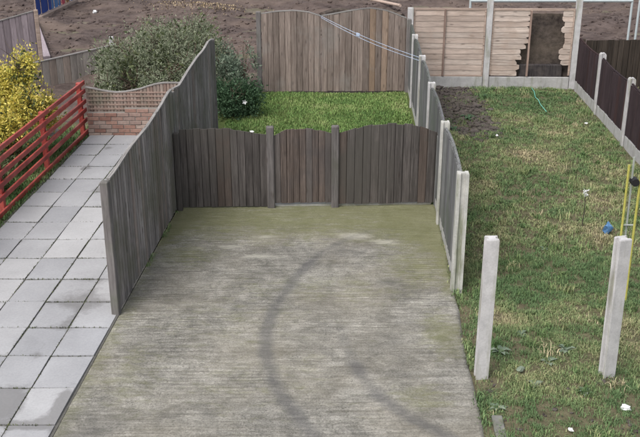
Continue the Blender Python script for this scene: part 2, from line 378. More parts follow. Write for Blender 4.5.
drive = props(obj('driveway', np.stack([X, Y, Z], -1).reshape(-1, 3).tolist(), np.stack([i, i+1, i+nx+1, i+nx], 1).tolist(), M['drive'], smooth=True), kind='structure')
W = lambda L: [G(*p) for p in L]
t1 = seg_dist(X, Y, W([(372, 232), (345, 240), (318, 256), (294, 280), (275, 308), (266, 335), (266, 358), (273, 380), (286, 402), (304, 424), (318, 445), (335, 480)]))
t2 = seg_dist(X, Y, W([(335, 315), (350, 358), (366, 384), (384, 402), (408, 418), (438, 432), (470, 450)]))
t3 = seg_dist(X, Y, W([(330, 252), (352, 246), (372, 262), (392, 282)]))
fade1 = np.clip((Y-6.2)/1.0, 0, 1)*np.clip((12.6-Y)/1.6, .3, 1)
dark = np.maximum(.9*np.exp(-(t1/.092)**2)*fade1, .9*np.exp(-(t2/.095)**2)*np.clip((9.4-Y)/1.0, 0, 1)); dark = np.maximum(dark, .3*np.exp(-(t3/.16)**2))
dark = np.maximum(dark, blobs(X, Y, [(390, 283, .22, .12, .6), (345, 252, .5, .3, .55), (90, 428, .5, .4, .6), (450, 345, .2, .25, .3), (425, 418, .5, .2, .4), (205, 415, .2, .12, .35), (300, 330, .8, .8, .18)]))
moss = np.clip((Y-11.0)/1.1, 0, 1)*.75+.42*np.exp(-(U/.06)**2)+.5*np.exp(-((1-U)/.05)**2)*np.clip((Y-9)/1.5, 0, 1)+.55*np.clip((U-.72)/.25, 0, 1)*np.clip((Y-9.2)/2.0, 0, 1)
moss = np.maximum(moss, blobs(X, Y, [(185, 255, .5, .5, .6), (420, 400, .35, .3, .5), (445, 335, .3, .6, .6), (235, 320, 1.2, .9, .25), (320, 290, 1.5, .6, .32), (420, 265, .6, .9, .6), (250, 380, 1.3, .8, .22), (130, 380, .4, .9, .35)]))
pale = blobs(X, Y, [(355, 237, .35, .16, .9), (385, 243, .3, .14, .8), (260, 258, .3, .14, .8), (230, 248, .28, .10, .8), (265, 238, .3, .10, .7), (425, 300, .3, .35, .6), (195, 250, .25, .10, .5), (420, 350, .3, .3, .4), (250, 300, .6, .3, .35)])
dark = dark*(.35+1.25*fbm(X*3.2, Y*3.2, 4, 4)); cl = np.zeros((nx*ny, 4), np.float32); cl[:, 0] = dark.ravel(); cl[:, 1] = moss.ravel(); cl[:, 2] = pale.ravel(); cl[:, 3] = 1
at = drive.data.color_attributes.new('wear', 'FLOAT_COLOR', 'POINT'); at.data.foreach_set('color', cl.ravel())

# paved path ------------------------------------------------------------
SL = .045; JX = lambda y: -3.17+SL*(y-10.4)
path = props(obj('paved_path', [(JX(2.7)-1.42, 2.7, .020), (DXL(2.7)+.03, 2.7, .020), (DXL(16.3)-.03, 16.3, .020), (JX(16.2)-1.42, 16.2, .020)], [(0, 1, 2, 3)], M['joint']), kind='structure')
grime_spots = [(80, 305, .28, .30, .8), (100, 275, .3, .3, .45), (112, 255, .2, .3, .35), (3, 405, .16, .25, 1.), (62, 410, .14, .22, 1.), (50, 426, .5, .10, .8), (86, 170, .1, .12, .9), (110, 150, .12, .12, .7), (100, 192, .1, .12, .7), (65, 325, .12, .2, .55), (40, 350, .05, .5, .5), (108, 205, .2, .25, .3)]
for r in range(-7, 15):
    y0, y1 = 7.14+.62*r, 7.14+.62*(r+1)
    for c in range(-3, 2):
        g = random.uniform(.006, .0105); k = 7
        yy0, yy1 = y0+g+random.uniform(-.004, .004), y1-g+random.uniform(-.004, .004)
        jj = [random.uniform(-.004, .004) for _ in range(4)]
        x = lambda u, y: JX(y)+.455*(c+u)
        xa0, xb0, xb1, xa1 = x(0, yy0)+g+jj[0], x(1, yy0)-g+jj[1], x(1, yy1)-g+jj[2], x(0, yy1)+g+jj[3]
        lim = (lambda y: LFX(y)-.015) if y0 > 9.2 else (lambda y: DXL(y)-.02)
        xb0 = min(xb0, lim(yy0)); xb1 = min(xb1, lim(yy1))
        if c == 1: xb0 = max(xb0, lim(yy0)-.012) if y0 > 7.5 else xb0; xb1 = max(xb1, lim(yy1)-.012) if y0 > 7.5 else xb1
        if xb0-xa0 < .05: continue
        zt = .036+random.uniform(-.005, .005); tx, ty = random.uniform(-.005, .005), random.uniform(-.005, .005)
        cx, cy = (xa0+xb0)/2, (yy0+yy1)/2
        v = []
        for j in range(k):
            for ii in range(k):
                a, b = ii/(k-1), j/(k-1)
                px_ = (xa0*(1-a)+xb0*a)*(1-b)+(xa1*(1-a)+xb1*a)*b; py_ = yy0*(1-b)+yy1*b
                v.append((px_-cx, py_-cy, zt+tx*(a-.5)*2+ty*(b-.5)*2-(.004 if ii in (0, k-1) or j in (0, k-1) else 0)))
        f = [(j*k+i_, j*k+i_+1, (j+1)*k+i_+1, (j+1)*k+i_) for j in range(k-1) for i_ in range(k-1)]
        rim = [i_ for i_ in range(k)]+[j*k+k-1 for j in range(1, k)]+[(k-1)*k+i_ for i_ in range(k-2, -1, -1)]+[j*k for j in range(k-2, 0, -1)]
        n0 = len(v); v += [(v[i_][0], v[i_][1], 0.0) for i_ in rim]
        f += [(rim[i_], n0+i_, n0+(i_+1) % len(rim), rim[(i_+1) % len(rim)]) for i_ in range(len(rim))]
        s = obj('paving_slab', v, f, M['slab'], path, (cx, cy, 0), smooth=False)
        P = np.array(v); gr = blobs(P[:, 0]+cx, P[:, 1]+cy, grime_spots); ed = np.zeros(len(v)); ed[rim] = 1; ed[n0:] = 1; gr = gr+ed*random.uniform(.05, .38); gr = gr*random.choice((.5, .8, 1., 1.15))+random.choice((0, .06, .12, .2)); gr = np.maximum(gr, blobs(P[:, 0]+cx, P[:, 1]+cy, [(2, 408, .20, .28, 1.5), (64, 405, .09, .22, 1.5), (40, 426, .6, .06, 1.3), (58, 420, .14, .12, 1.4), (78, 303, .2, .12, 1.0), (86, 170, .09, .12, 1.2), (108, 150, .10, .10, 1.0)]))
        a_ = s.data.attributes.new('grime', 'FLOAT', 'POINT'); a_.data.foreach_set('value', gr.astype(np.float32))

# concrete threshold under the gate, edging by the drive
props(MB().bevbox(-.70, 1.66, -.07, .06, -.05, .045, .008).build('threshold_strip', M['step'], None, (0, 12.86, 0), R(2)), 'pale concrete threshold strip under the brown middle gate', 'threshold')
props(MB().bevbox(-.05, .05, -.75, .32, -.12, .022, .008).build('edging_kerb', M['edging'], None, (1.64, 7.0, 0), R(-3)), 'short grey concrete edging beside driveway in the bottom grass', 'edging')

# ================================================================== FENCES
def board(parent, mat, x, y, rz, w, z0, hl, hr, t0=.022, t1=.014, name='board', lean=0, out=0.):
    """feather edge board: local x along the fence, front towards -y"""
    w2 = w/2; sk = random.uniform(-.003, .003); c_ = random.uniform(.002, .004)
    sec = [(-w2, -t0+c_), (-w2+c_, -t0), (w2-c_, -t1), (w2, -t1+c_), (w2, .001), (w2+.022, .001), (w2+.022, .006), (w2-.012, .006), (w2-.012, 0), (-w2, 0)]
    n = len(sec); top = lambda x_: hl+(hr-hl)*(x_+w2)/w-z0
    v = [(p_[0], p_[1], 0) for p_ in sec]+[(p_[0]+sk, p_[1], min(top(p_[0]), max(hl, hr)-z0)) for p_ in sec]
    f = [tuple(reversed(range(n))), tuple(range(n, 2*n))]+[(i_, (i_+1) % n, n+(i_+1) % n, n+i_) for i_ in range(n)]
    j = random.uniform(-.002, .002)+out
    loc = (x+math.sin(rz)*j*-1, y+math.cos(rz)*j, z0)
    o = obj(name, v, f, mat, parent, loc, rz)
    o.rotation_euler = (random.uniform(-.0015, .0015), lean+random.uniform(-.004, .004), rz); return o
def boards_run(parent, mat, a, b, w, z0, prof, gap=.007, jag=.011, side=1, **kw):
    """boards from a to b (xy); prof: height against 0..1; side=-1 turns the face round"""
    A, B = Vector((*a, 0)), Vector((*b, 0)); L = (B-A).length; n = max(1, round(L/w)); p = L/n; d = (B-A)/L; rz = math.atan2(d.y, d.x)
    out = []
    for i in range(n):
        c = A+d*(p*(i+.5)); h0, h1 = interp(prof, i/n), interp(prof, (i+1)/n); j = random.uniform(-jag, jag)
        if side < 0: out.append(board(parent, mat, c.x, c.y, rz+math.pi, p-gap, z0+random.uniform(0, .02), h1+j, h0+j, **kw))
        else: out.append(board(parent, mat, c.x, c.y, rz, p-gap, z0+random.uniform(0, .02), h0+j, h1+j, **kw))
    return out
def frame_rails(name, parent, mat, a, b, zs, off, prof=None, h=.07, t=.035, cap=None, capm='cap'):
    """rails behind the boards, offset along the left normal; optional capping that follows the top"""
    A, B = Vector((*a, 0)), Vector((*b, 0)); L = (B-A).length; d = (B-A)/L; rz = math.atan2(d.y, d.x); m = MB()
    for z in zs: m.box(0.01, L-.01, off-t/2, off+t/2, z-h/2, z+h/2)
    r = m.build(name, mat, parent, (A.x, A.y, 0), rz)
    if prof and cap:
        N = 16; m = MB(); pts = [(L*i/N, interp(prof, i/N)+.004) for i in range(N+1)]; w0, w1 = cap
        v = []; f = []
        for x_, h_ in pts: v += [(x_, w0, h_), (x_, w1, h_), (x_, w1, h_+.022), (x_, w0, h_+.022)]
        for i in range(N):
            for k in range(4): f.append((4*i+k, 4*i+(k+1) % 4, 4*i+4+(k+1) % 4, 4*i+4+k))
        f += [(0, 1, 2, 3), (4*N+3, 4*N+2, 4*N+1, 4*N)]
        obj('capping', v, f, M[capm], r, (A.x, A.y, 0), rz)
    return r
def conc_post(parent, x, y, h, mat, rz=0, w=.11, d=.10, slot=True, head='flat', name='post', tilt=(0, 0)):
    """slotted concrete post: H section, slots facing local +-x"""
    s0 = .025 if slot else 0.; s1 = .028
    sec = [(-w/2, -d/2), (w/2, -d/2), (w/2, -s1), (w/2-s0, -s1+.004), (w/2-s0, s1-.004), (w/2, s1), (w/2, d/2), (-w/2, d/2), (-w/2, s1), (-w/2+s0, s1-.004), (-w/2+s0, -s1+.004), (-w/2, -s1)]
    n = len(sec); v = []; f = []
    lev = [(-.1, 1.), (h-.012, 1.), (h, .93)] if head == 'flat' else [(-.1, 1.), (h-.06, 1.), (h-.035, .97), (h-.012, .8), (h, .45)]
    for z, k in lev: v += [(p[0]*(1 if head != 'flat' else k), p[1]*k, z) for p in sec] if head == 'round' else [(p[0]*k, p[1]*k, z) for p in sec]
    for j in range(len(lev)-1):
        for i_ in range(n): f.append((j*n+i_, j*n+(i_+1) % n, (j+1)*n+(i_+1) % n, (j+1)*n+i_))
    f.append(tuple(reversed(range(n)))); b_ = (len(lev)-1)*n; f.append(tuple(b_+i_ for i_ in range(n)))
    o = obj(name, v, f, mat, parent, (x, y, 0), rz); o.rotation_euler = (tilt[0], tilt[1], rz); return o

# left fence between path and drive ------------------------------------
lf = empty('board_fence', (LFX(12.5), 12.5, 0), 'tall weathered grey board fence between slab path and driveway', 'fence')
bays = [(9.44, 12.78, [(0, 1.60), (.06, 1.60), (.3, 1.66), (.55, 1.66), (.8, 1.72), (.93, 1.78), (1, 1.77)]), (12.88, 16.28, [(0, 1.76), (.12, 1.69), (.3, 1.75), (.55, 1.80), (.75, 1.80), (.9, 1.86), (1, 1.80)])]
for y0, y1, pf in bays:
    a, b = (LFX(y0), y0), (LFX(y1), y1); pf = spl(pf)
    r = frame_rails('panel_rails', lf, M['post_wood'], a, b, (.3, .95, 1.45), .045, pf, cap=(-.022, .016))
    boards_run(r, M['wood_left'], a, b, .108, .03, pf, side=1)
LFA = math.atan2(1, .057)
for y, h in ((9.36, 1.62), (12.83, 1.74), (16.36, 1.82)):
    MB().bevbox(-.045, .045, -.05, .05, -.1, h, .008).build('post', M['post_wood'], lf, (LFX(y)-.015, y, 0), R(-3))
lf.children[0]  # near post sits proud of the boards

# gate row ---------------------------------------------------------------
GY = lambda x: 12.70+.035*(x+2)
def gate_run(parent, mat, xa, xb, prof, z0, w=.102):
    a, b = (xa, GY(xa)), (xb, GY(xb)); pf = spl(prof, 40)
    r = frame_rails('panel_rails', parent, M['wood_gate'], a, b, (.25, .62, 1.0), .03)
    return boards_run(r, mat, a, b, w, z0, pf, side=1)
gl = empty('fence_panel', (-1.4, GY(-1.4), 0), 'dark grey arched board panel left of the middle gate against tall fence', 'fence panel')
gate_run(gl, M['wood_gate'], -2.03, -.770, [(0, 1.22), (.2, 1.235), (.55, 1.235), (.8, 1.17), (1, 1.14)], .03)
MB().bevbox(-.04, .04, -.04, .04, -.05, 1.20, .012).build('post', M['wood_gate'], gl, (-2.055, GY(-2.05)-.085, 0))
gm = empty('wooden_gate', (-.27, GY(-.27), 0), 'narrow brown board gate with arched top between two grey timber posts', 'gate')
bs = gate_run(gm, M['wood_gate_mid'], -.668, .166, [(0, 1.12), (.2, 1.20), (.5, 1.225), (.8, 1.19), (1, 1.14)], .075, .095)
br = MB(); br.box(-.02, .02, .0, .03, 0, 1.05, Matrix.Rotation(R(40), 4, 'Y')); br.build('brace', M['wood_gate'], gm, (-.58, GY(-.58)+.05, .16))
for z in (.25, 1.0):
    MB().box(0, .22, -.024, -.019, -.018, .018).build('hinge', M['black'], gm, (-.655, GY(-.6)+.10, z), R(2))
gr = empty('fence_panel', (1., GY(1), 0), 'dark board panel with high arched top right of the middle gate', 'fence panel')
gate_run(gr, M['wood_gate'], .270, 1.68, [(0, 1.13), (.12, 1.19), (.3, 1.265), (.55, 1.285), (.8, 1.255), (1, 1.15)], .055, .115)
for x, nm in ((-.72, 'grey timber gate post left of the narrow brown gate'), (.22, 'grey timber gate post right of the narrow brown gate')):
    p = props(MB().bevbox(-.055, .055, -.055, .045, -.1, 1.26, .012).build('gate_post', M['gatepost'], None, (x, GY(x)-.01, 0), R(2)), nm, 'post', 'gate posts')
rp = props(MB().bevbox(-.04, .04, -.04, .04, -.1, 1.1, .01).build('gate_post', M['wood_right'], None, (1.735, GY(1.735), 0), R(2)), 'dark timber end post where the gate row meets right fence', 'post', 'gate posts')

# rear brown fence --------------------------------------------------------
rf = empty('arched_fence', (.2, 19.75, 0), 'brown vertical board fence with two arched tops behind the small lawn', 'fence')
RY = lambda x: 19.75+.012*x
for xa, xb, pf in ((-1.25, .0, [(0, 1.70), (.25, 1.75), (.55, 1.77), (.8, 1.74), (1, 1.655)]), (.03, 1.84, [(0, 1.655), (.15, 1.70), (.35, 1.77), (.57, 1.82), (.78, 1.76), (1, 1.60)])):
    a, b = (xa, RY(xa)), (xb, RY(xb)); pf = spl(pf, 40)
    r = frame_rails('panel_rails', rf, M['post_wood'], a, b, (.3, .95, 1.45), .03, pf, cap=(-.02, .02))
    boards_run(r, M['wood_rear'], a, b, .128, .03, pf, gap=.010)
for x, h in ((-1.31, 1.76), (1.9, 1.6)):
    MB().bevbox(-.05, .05, -.05, .05, -.1, h, .01).build('post', M['post_wood'], rf, (x, RY(x), 0))

# right fence: concrete posts with arched panels -------------------------
rt = empty('panel_fence', (RFX(14), 14, 0), 'grey board fence with pale concrete posts right of the driveway', 'fence')
RA = -math.atan(.031); py_ = [9.98, 12.11, 14.37, 16.44, 18.47, 20.05]
for i_, y in enumerate(py_):
    conc_post(rt, RFX(y), y, 1.51 if i_ < 5 else 1.45, M['conc_dirty'] if i_ in (0, 1) else M['conc'], math.pi/2+RA, .11, .135 if i_ == 0 else .115, True)
for y0, y1 in zip(py_, py_[1:]):
    ya, yb = y0+.06, y1-.06; a, b = (RFX(ya), ya), (RFX(yb), yb)
    pf = spl([(0, 1.40), (.2, 1.46), (.5, 1.50), (.8, 1.47), (1, 1.41)], 40)
    MB().bevbox(-.018, .018, -.0, yb-ya, -.1, .16, .004).build('gravel_board', M['conc_board'], rt, (RFX(ya), ya, 0), RA)
    r = frame_rails('panel_rails', rt, M['wood_right'], a, b, (.4, .9, 1.3), -.022, pf, cap=(-.018, .012), h=.05, t=.022, capm='wood_right')
    # the boarded face looks at the drive: side +1 faces -normal of a->b (right); turn round for the left
    boards_run(r, M['wood_right'], a, b, .115, .165, pf, side=-1, out=-.004)

# waney lap rear fence -----------------------------------------------------
WY = lambda x: 20.28-.03*(x-3.7)
wf = empty('lap_panel_fence', (3.7, WY(3.7), 0), 'pale lapped panel fence with tall concrete posts, right panel broken open', 'fence')
WA = -math.atan(.03)
for x in (1.98, 3.70, 5.62):
    conc_post(wf, x, WY(x), 2.02 if x > 2 else 1.75, M['conc'], WA, .125, .11, True)
for xa, xb in ((2.05, 3.63), (3.77, 5.55)):
    MB().bevbox(0, xb-xa, -.025, .025, -.1, .235, .006).build('gravel_board', M['conc_board'], wf, (xa, WY(xa), 0), WA)
def lap_panel(xa, xb, hole=None):
    L = xb-xa; m = MB(); m.box(0, L, -.02, .02, 1.70, 1.745); 
    if not hole: m.box(0, L, -.02, .02, .24, .275)
    m.box(0, .035, -.022, .022, .276, 1.699); m.box(L-.035, L, -.022, .022, .276, 1.699)
    fr = m.build('panel_frame', M['waney_frame'], wf, (xa, WY(xa), 0), WA)
    n = 12; p = 1.44/n
    for k in range(n):
        z = .262+p*k
        spans = [(.036, L-.036)]
        if hole: spans = [s for s in hole(k)]
        for s0, s1 in spans:
            N = 10; v = []; f = []; ph_ = random.random()*9
            for q in range(N+1):
                x_ = s0+(s1-s0)*q/N; wv = .004*math.sin(x_*7+ph_)+.003*math.sin(x_*19+ph_*2)
                zt = p+.018
                spl_l = hole and s0 > L*.6 and q == 0; spl_r = hole and s1 < L*.6 and q == N
                if spl_l or spl_r:
                    wv = random.uniform(0, .05); zt = wv+random.uniform(.05, .09); x_ += random.uniform(-.02, .04)*(1 if spl_r else -1)
                v += [(x_-s0, -.013, wv), (x_-s0, -.005, zt), (x_-s0, .001, zt), (x_-s0, -.006, wv)]
            for q in range(N):
                for c in range(4): f.append((4*q+c, 4*q+(c+1) % 4, 4*q+4+(c+1) % 4, 4*q+4+c))
            f += [(0, 1, 2, 3), (4*N+3, 4*N+2, 4*N+1, 4*N)]
            lx = xa+s0*math.cos(WA); obj('slat', v, f, M['waney'], fr, (lx, WY(lx), z), WA)
    return fr
fr = lap_panel(2.05, 3.63)
for t in (.42,): MB().box(-.02, .02, -.045, -.019, .26, 1.72).build('batten', M['batten'], wf, (2.05+1.58*t+.02, WY(2.75), 0), WA)
ends = [.62, .64, .60, .70, .68, .76, .81, .80, .82, .80, .82, .81]
fr = lap_panel(3.77, 5.55, lambda k: [(.036, ends[k])]+([(1.56+random.uniform(-.05, .04), 1.744)] if k > 1 else []))
MB().box(-.02, .02, -.045, -.019, .26, 1.70).build('batten', M['batten'], wf, (4.60, WY(4.6), 0), WA)
# dark board and block added behind the hole, so that the opening reads dark
ds = props(MB().bevbox(-.62, .62, -.02, .02, 0, 1.62, .005).build('dark_backing', M['dark_earthy'], None, (4.96, 20.40, -.02)), 'dark backing board added to darken the hole in rear lap panel', 'board'); ds.rotation_euler = (R(-4), 0, WA)
dbr = props(MB().bevbox(-.50, .46, -.05, .04, -.05, .50, .02).build('dark_block', M['hole_black'], None, (4.95, 20.36, 0), WA), 'black block added to darken the foot of the rear panel hole', 'block')
# dark boundary fence on the right -----------------------------------------
bf = empty('boundary_fence', (BDX(16), 16, 0), 'dark brown board fence with round headed concrete posts along right edge', 'fence')
BA = -math.atan(.047); by = [20.05, 17.98, 15.85, 13.7, 11.55, 9.4]
for i_, y in enumerate(by[1:]): conc_post(bf, BDX(y), y, 1.24, M['conc'], math.pi/2+BA, .11, .12, True, 'round')
for y1, y0 in zip(by, by[1:]):
    ya, yb = y0+.06, y1-.06; a, b = (BDX(ya), ya), (BDX(yb), yb)
    pf = spl([(0, 1.13), (.25, 1.10), (.5, 1.09), (.75, 1.10), (1, 1.13)], 30)
    MB().bevbox(-.022, .022, 0, yb-ya, -.1, .21, .004).build('gravel_board', M['conc_board'], bf, (BDX(ya), ya, 0), BA)
    r = frame_rails('panel_rails', bf, M['wood_dark'], a, b, (.4, .9), -.02, pf, cap=(-.016, .012), h=.05, t=.022, capm='wood_dark')
    boards_run(r, M['wood_dark'], a, b, .10, .215, pf, side=-1, out=-.004)
# neighbour's dark fence further right
nf = empty('back_fence', (7.5, 20.2, 0), 'low dark stained fence beyond the round headed posts, upper right', 'fence')
a, b = (5.82, 20.12), (10., 20.0); pf = [(0, 1.08), (.3, 1.10), (.35, 1.06), (1, 1.1)]
r = frame_rails('panel_rails', nf, M['wood_dark_far'], a, b, (.3, .9), .03)
boards_run(r, M['wood_dark_far'], a, b, .12, .02, pf)
for x in (5.78, 7.7, 9.9): MB().bevbox(-.04, .04, -.04, .04, -.1, 1.1, .01).build('post', M['wood_dark_far'], nf, (x, 20.18, 0))

# lone concrete posts --------------------------------------------------------
p = conc_post(None, 1.63, 8.06, 1.51, M['conc'], R(2), .125, .11, True, name='concrete_post', tilt=(0, R(.3))); props(p, 'pale concrete post standing at the driveway edge in the foreground', 'post', 'free standing concrete posts')
p = conc_post(None, 2.90, 8.06, 1.51, M['conc'], R(16), .125, .11, True, name='concrete_post', tilt=(0, R(-.6))); props(p, 'slotted concrete post standing alone in grass near bottom right', 'post', 'free standing concrete posts')

# red rail fence --------------------------------------------------------------
rd = empty('red_rail_fence', (REDX(13), 13, 0), 'red painted fence of horizontal rails beside the slab path', 'fence')
RDA = -math.atan(.057)
for k, z in enumerate((1.03, .86, .675, .49, .305, .115)):
    for y0, y1 in ((7.2, 10.78), (10.79, 16.62)):
        L = y1-y0; m = MB().bevbox(-.018, .018, 0, L, -.076, 0, .005)
        q = m.build('rail', M['red'], rd, (REDX(y0)+random.uniform(-.006, .006), y0, z+random.uniform(-.01, .01)), RDA)
        q.rotation_euler = (random.uniform(-.002, .002), random.uniform(-.05, .05), RDA)
for y in (7.3, 9.05, 10.8, 12.55, 14.5, 16.5):
    MB().bevbox(-.04, .04, -.04, .04, -.1, 1.0, .008).build('post', M['red'], rd, (REDX(y)-.065, y, 0), RDA)

# brick wall and lath panel at the path end -----------------------------------
bw = empty('brick_wall', (-3.2, 16.45, 0), 'low old brick wall closing the far end of slab path', 'wall')
x0, x1 = -4.28, -2.02
core = MB(); core.box(x0+.01, x1-.01, -.044, .05, -.1, .455); core.box(-3.585, x1-.01, -.0445, .0495, .45, .535); core.build('mortar_bed', M['mortar'], bw, (0, 16.45, 0))
bm_ = [mesh('brick', m.v, m.f, M['brick']) for m in (MB().bevbox(-.105, .105, -.05, .05, -.0325, .0325, .005), MB().bevbox(-.05, .05, -.05, .05, -.0325, .0325, .005))]
for k in range(7):
    z = .04+.076*k; xs = x0 if k < 6 else -3.58; off = .11 if k % 2 else 0
    x = xs-(.11 if k % 2 else 0)
    while x < x1-.05:
        full = x >= xs-.001 and x+.21 < x1+.05
        me = bm_[0] if full else bm_[1]; cx = x+.105 if full else (xs+.05 if x < xs else x+.05)
        o = bpy.data.objects.new('brick', me); link(o, bw, (cx, 16.446+random.uniform(-.006, .006), z)); o.rotation_euler = (random.uniform(-.02, .02), random.uniform(-.012, .012), random.uniform(-.02, .02)); x += .222
lp = empty('lath_panel', (-3.2, 16.53, 0), 'weathered lath panel with sagging top above the brick wall', 'fence panel')
pf = spl([(0, .90), (.13, .83), (.26, .79), (.42, .85), (.55, .95), (.62, .98), (.8, .97), (1, .95)], 40); a, b = (-4.30, 16.55), (-2.0, 16.55)
r = frame_rails('panel_rails', lp, M['lath'], a, b, (.5, .58, .66, .74, .81), -.022, pf, h=.028, t=.012, cap=(-.03, .012))
boards_run(r, M['lath'], a, b, .062, .30, pf, gap=.012, jag=.003, name='lath')

# far left fences and clutter ----------------------------------------------------
lo = empty('low_grey_fence', (-5.5, 20.6, 0), 'low weathered grey board fence on the earth behind yellow shrub', 'fence')
a, b = (-6.62, 20.1), (-4.9, 21.35); pf = [(0, .50), (.5, .60), (1, .70)]
r = frame_rails('panel_rails', lo, M['old_grey'], a, b, (.25, .5), .03, pf, cap=(-.03, .02)); boards_run(r, M['old_grey'], a, b, .16, -.05, pf)
MB().bevbox(-.05, .05, -.04, .04, -.1, .92, .01).build('post', M['conc'], lo, (-4.85, 21.40, 0), R(20))
ff = empty('lilac_fence_panel', (-7.2, 22, 0), 'faded lilac grey fence panel behind the yellow shrub', 'fence panel')
a, b = (-7.75, 21.8), (-6.85, 22.2); pf = [(0, 1.14), (1, 1.36)]
r = frame_rails('panel_rails', ff, M['lilac'], a, b, (.3, 1.0), .03, pf, cap=(-.03, .02)); boards_run(r, M['lilac'], a, b, .14, -.05, pf)
MB().bevbox(-.05, .05, -.04, .04, -.1, 1.4, .01).build('post', M['waney_frame'], ff, (-6.79, 22.24, 0), R(20))
# striped windbreak screen
bx, by_ = G(37, 20); tx, ty = G(74, 3)
pt = empty('windbreak', (bx, by_, 0), 'blue and pink striped windbreak standing on the earth, top left', 'windbreak')
d = Vector((tx-bx, ty-by_, 0)); L = d.length; wa_ = math.atan2(d.y, d.x); d.normalize(); fr_ = [0, .38, .62, .74, .86, 1.]
for i_, mt in enumerate(('dkblue', 'ltblue', 'pink', 'orange', 'ltblue')):
    m = MB(); N = 6; w_ = L*(fr_[i_+1]-fr_[i_])-.012
    for q in range(N):
        m.box(w_*q/N, w_*(q+1)/N, -.012+.03*math.sin(q*1.9), .012+.03*math.sin(q*1.9+.4), .06, 1.25+.02*math.sin(q))
    p0 = Vector((bx, by_, 0))+d*(L*fr_[i_]); m.build('panel', M[mt], pt, p0, wa_)
    MB().tube([(0, 0, -.1), (0, 0, 1.4)], .02, 6).build('pole', M['waney_frame'], pt, p0-d*.006, 0)
pk, pl_ = G(38, 20), G(78, 1)
dd = Vector((pl_[0]-pk[0], pl_[1]-pk[1], 0)); props(MB().bevbox(0, dd.length, -.12, .12, -.05, .13, .02).build('timber_sleeper', M['waney_frame'], None, (pk[0], pk[1]-.4, 0), math.atan2(dd.y, dd.x)), 'pale timber sleeper lying along the foot of striped tent', 'timber')
q0, q1 = G(33, 20), G(47, 62); dd = Vector((q0[0]-q1[0], q0[1]-q1[1], 0))
props(MB().bevbox(0, dd.length, -.1, .1, -.02, .10, .01).build('plank', M['lilac'], None, (q1[0], q1[1], .05), math.atan2(dd.y, dd.x)), 'long faded plank lying on the earth beside grey low fence', 'plank')
w0 = G(95, 15); 
def crumple(name, x, y, z, s, mat, label, cat, flat=.5, seed=1, tall=None):
    bm = bmesh.new(); bmesh.ops.create_icosphere(bm, subdivisions=2, radius=1)
    for q in bm.verts:
        n_ = mnoise.noise(q.co*1.7+Vector((seed*3.1, 0, 0)))*.6+mnoise.noise(q.co*4+Vector((0, seed*2.3, 0)))*.35
        q.co *= 1+n_; q.co = Vector((q.co.x*s, q.co.y*s*.7, q.co.z*s*(tall or flat)))
    zm = min(q.co.z for q in bm.verts)
    me = bpy.data.meshes.new(name); bm.to_mesh(me); bm.free(); me.materials.append(mat)
    o = bpy.data.objects.new(name, me); link(o, None, (x, y, z-zm-.01)); o.rotation_euler.z = seed*1.3; return props(o, label, cat)
crumple('plastic_scrap', w0[0], w0[1], .05, .09, M['white'], 'white scrap lying on the dug earth upper left', 'litter', .7, 3)
# building site fence, tube frame
SY = 21.1
hf = empty('site_fence', (6, SY, 0), 'galvanised tube site fence across the earth, upper right', 'fence')
for xa, xb in ((3.4, 7.05), (7.22, 10.4)):
    for x in (xa, xb): MB().tube([(0, 0, -.05), (0, 0, 1.80)], .027, 8).build('upright', M['steel'], hf, (x, SY, 0))
    MB().tube([(0, 0, 0), (xb-xa, 0, 0)], .036, 8).build('top_rail', M['steel'], hf, (xa, SY, 1.78))
    MB().tube([(0, 0, 0), (xb-xa, 0, 0)], .022, 8).build('bottom_rail', M['steel'], hf, (xa, SY, .15))
MB().bevbox(-.3, .3, -.12, .12, -.05, .15, .02).build('foot_block', M['conc_board'], hf, (7.13, SY+.03, 0))
# dark pipe and pale pole beyond the rear fence
pts = [G(322+i_*10, 9-4.5*math.sin(i_/8*3.1)+1.5, .25) for i_ in range(9)]
props(MB().tube([(x, y, .05+.06*math.sin(i_*1.3)) for i_, (x, y) in enumerate(pts)], .15, 8).build('drain_pipe', M['dark_earthy'], None), 'dark earthy pipe lying on the soil beyond the arched fence', 'pipe')
g0, g1 = G(371, 3), G(400, 15)
props(MB().tube([(g0[0], g0[1], .12), (g1[0], g1[1], .30)], .05, 8).build('pale_pole', M['waney_frame'], None), 'pale pole lying on earth behind arched fence top', 'pole')

